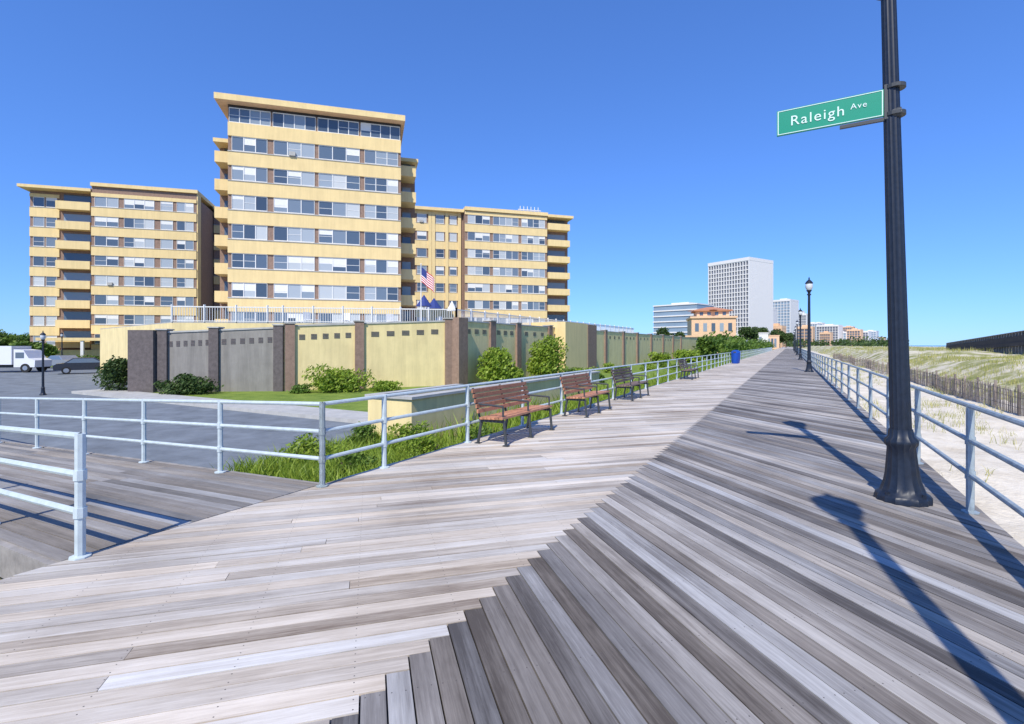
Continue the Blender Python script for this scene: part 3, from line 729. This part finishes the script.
for i in range(90):
    y=random.uniform(85,320); x=random.uniform(-15,-8.2); h=random.uniform(1.8,4.4)
    leaves(mb,(x,y,h*.5),(h*.6,h*.6,h*.5),80,0.35)
mb.obj('distant_trees',M['leaf'])
mb=MB()
for i in range(90):
    x,y=W(random.uniform(740,900),random.uniform(350,800)); h=random.uniform(4,9)
    leaves(mb,(x,y,h*.5),(h*1.2,h*1.2,h*.5),60,1.2)
mb.obj('distant_trees',M['leafd'])
for (u,d,h,w) in ((664,140,7.5,5),(676,150,6.5,5),(709,120,5,4.5),(750,230,11,9),(760,260,12,10),(776,330,14,10),(786,300,10,9)):
    x,y=W(u,d); tree('tree',x,y,GZ,h,w,2200,0.28 if d<200 else .5,M['leafd'])
for (u,d,h,w) in ((-5,95,5,9),(18,100,4.8,8),(-20,80,6,7),(30,140,6,10),(8,64,3.6,5),(36,62,3.4,4)):
    x,y=W(u,d); tree('tree',x,y,GZ,h,w,2200,0.25,M['leaf'])
mb=MB()
for i in range(70):
    t=i/69; p=W(-30+t*150,62+8*t); leaves(mb,(p[0],p[1],GZ+.5),(.9,.9,.65),60,0.16)
mb.obj('hedge_row',M['leaf'])
p=[W(-60,58),W(125,58),W(125,70),W(-60,74)]
sheet('lawn',p,GZ+.03,M['lawn'])
# ---------------------------------------------------------------- vehicles
def car(u,d,rot,paint):
    x,y=W(u,d); K=Kit('parked_car',(x,y,GZ),rot)
    prof=[(-2.2,.35),(-2.25,.75),(-2.0,.92),(-1.5,.98),(-.9,1.42),(.6,1.45),(1.3,1.0),(2.1,.85),(2.25,.6),(2.2,.35)]
    def ext(mb,prof,y0,y1):
        n=len(prof); b=len(mb.v)
        for s_ in (y0,y1):
            for (a,z) in prof: mb.v.append((a,s_*(1-(0.14 if z>1.0 else 0)),z))
        mb.f.append(tuple(b+i for i in range(n))); mb.f.append(tuple(b+n+i for i in reversed(range(n))))
        for i in range(n): j=(i+1)%n; mb.f.append((b+j,b+i,b+n+i,b+n+j))
    ext(K('body',paint),prof,-.88,.88)
    gl=K('windows','glassd')
    for s_ in (-1,1):
        b=len(gl.v); yy=s_*.80; gl.v+=[(-1.35,s_*.885,1.0),(1.1,s_*.885,1.0),(.5,yy,1.38),(-.85,yy,1.38)]; gl.f.append((b,b+1,b+2,b+3))
    for sx in (-1.35,1.4):
        for s_ in (-1,1):
            K('tyres','rubber').cyl((sx,s_*.68,.33),(sx,s_*.92,.33),.33,n=16); K('hubs','chrome').cyl((sx,s_*.921,.33),(sx,s_*.93,.33),.2,n=12)
    K.done()
car(86,46,math.radians(70),'card'); car(64,56,math.radians(10),'carr')
x,y=W(8,48); K=Kit('delivery_truck',(x,y,GZ),math.radians(35))
K('cargo_box','carw').box(-3.2,1.2,-1.1,1.1,.75,2.5); K('stripe','truckb').box(-2.6,0,-1.11,-1.102,1.1,1.5)
cb=K('cab','carw'); b0=len(cb.v)
pr=[(1.3,.5),(3.1,.5),(3.15,1.15),(2.6,1.35),(2.15,2.1),(1.3,2.2)]
cb.v+=[(a,-1.0,z) for a,z in pr]+[(a,1.0,z) for a,z in pr]; n=6
cb.f.append(tuple(b0+i for i in range(n))); cb.f.append(tuple(b0+n+i for i in reversed(range(n))))
for i in range(n): j=(i+1)%n; cb.f.append((b0+j,b0+i,b0+n+i,b0+n+j))
K('cab_windows','glassd').box(1.45,2.2,-1.01,1.01,1.35,1.9); K('chassis','iron').box(-3.2,3.0,-.5,.5,.45,.7)
for sx in (-2.2,2.3):
    for s_ in (-1,1): K('tyres','rubber').cyl((sx,s_*.75,.42),(sx,s_*1.03,.42),.42,n=16); K('hubs','chrome').cyl((sx,s_*1.031,.42),(sx,s_*1.04,.42),.22,n=12)
K.done()

# ---------------------------------------------------------------- light
elev=math.radians(48)
sd=Vector((0.155,-1,0)).normalized(); sv=Vector((sd.x*math.cos(elev),sd.y*math.cos(elev),math.sin(elev)))
sl=bpy.data.lights.new('sun','SUN'); sl.energy=5.0; sl.angle=math.radians(0.53); sl.color=(1,0.95,0.85)
so=bpy.data.objects.new('sun',sl); col.objects.link(so); so.rotation_euler=sv.to_track_quat('Z','Y').to_euler(); so.location=(0,-20,30)
w=bpy.data.worlds.new('World'); scene.world=w; w.use_nodes=True; nt=w.node_tree
bg=nt.nodes['Background']; sky=nt.nodes.new('ShaderNodeTexSky'); sky.sky_type='NISHITA'; sky.sun_disc=False
sky.sun_elevation=elev; sky.sun_rotation=math.atan2(sd.x,sd.y); sky.air_density=1.0; sky.dust_density=0.0; sky.ozone_density=2.5
gm=nt.nodes.new('ShaderNodeGamma'); gm.inputs[1].default_value=0.72
tn=nt.nodes.new('ShaderNodeMix'); tn.data_type='RGBA'; tn.blend_type='MULTIPLY'; tn.inputs[0].default_value=1.0; tn.inputs[7].default_value=(0.60,1.08,2.1,1)
nt.links.new(sky.outputs[0],gm.inputs[0]); nt.links.new(gm.outputs[0],tn.inputs[6]); nt.links.new(tn.outputs[2],bg.inputs['Color']); bg.inputs['Strength'].default_value=0.15
# camera
cd=bpy.data.cameras.new('camera'); cd.sensor_width=36; cd.lens=F/1024*36; cd.shift_y=-17/1024; cd.clip_end=9000; cd.clip_start=0.05
co=bpy.data.objects.new('camera',cd); col.objects.link(co); co.location=(0,0,H); co.rotation_euler=(math.pi/2,0,TH); scene.camera=co
scene.view_settings.view_transform='Standard'; scene.view_settings.look='None'; scene.view_settings.exposure=0
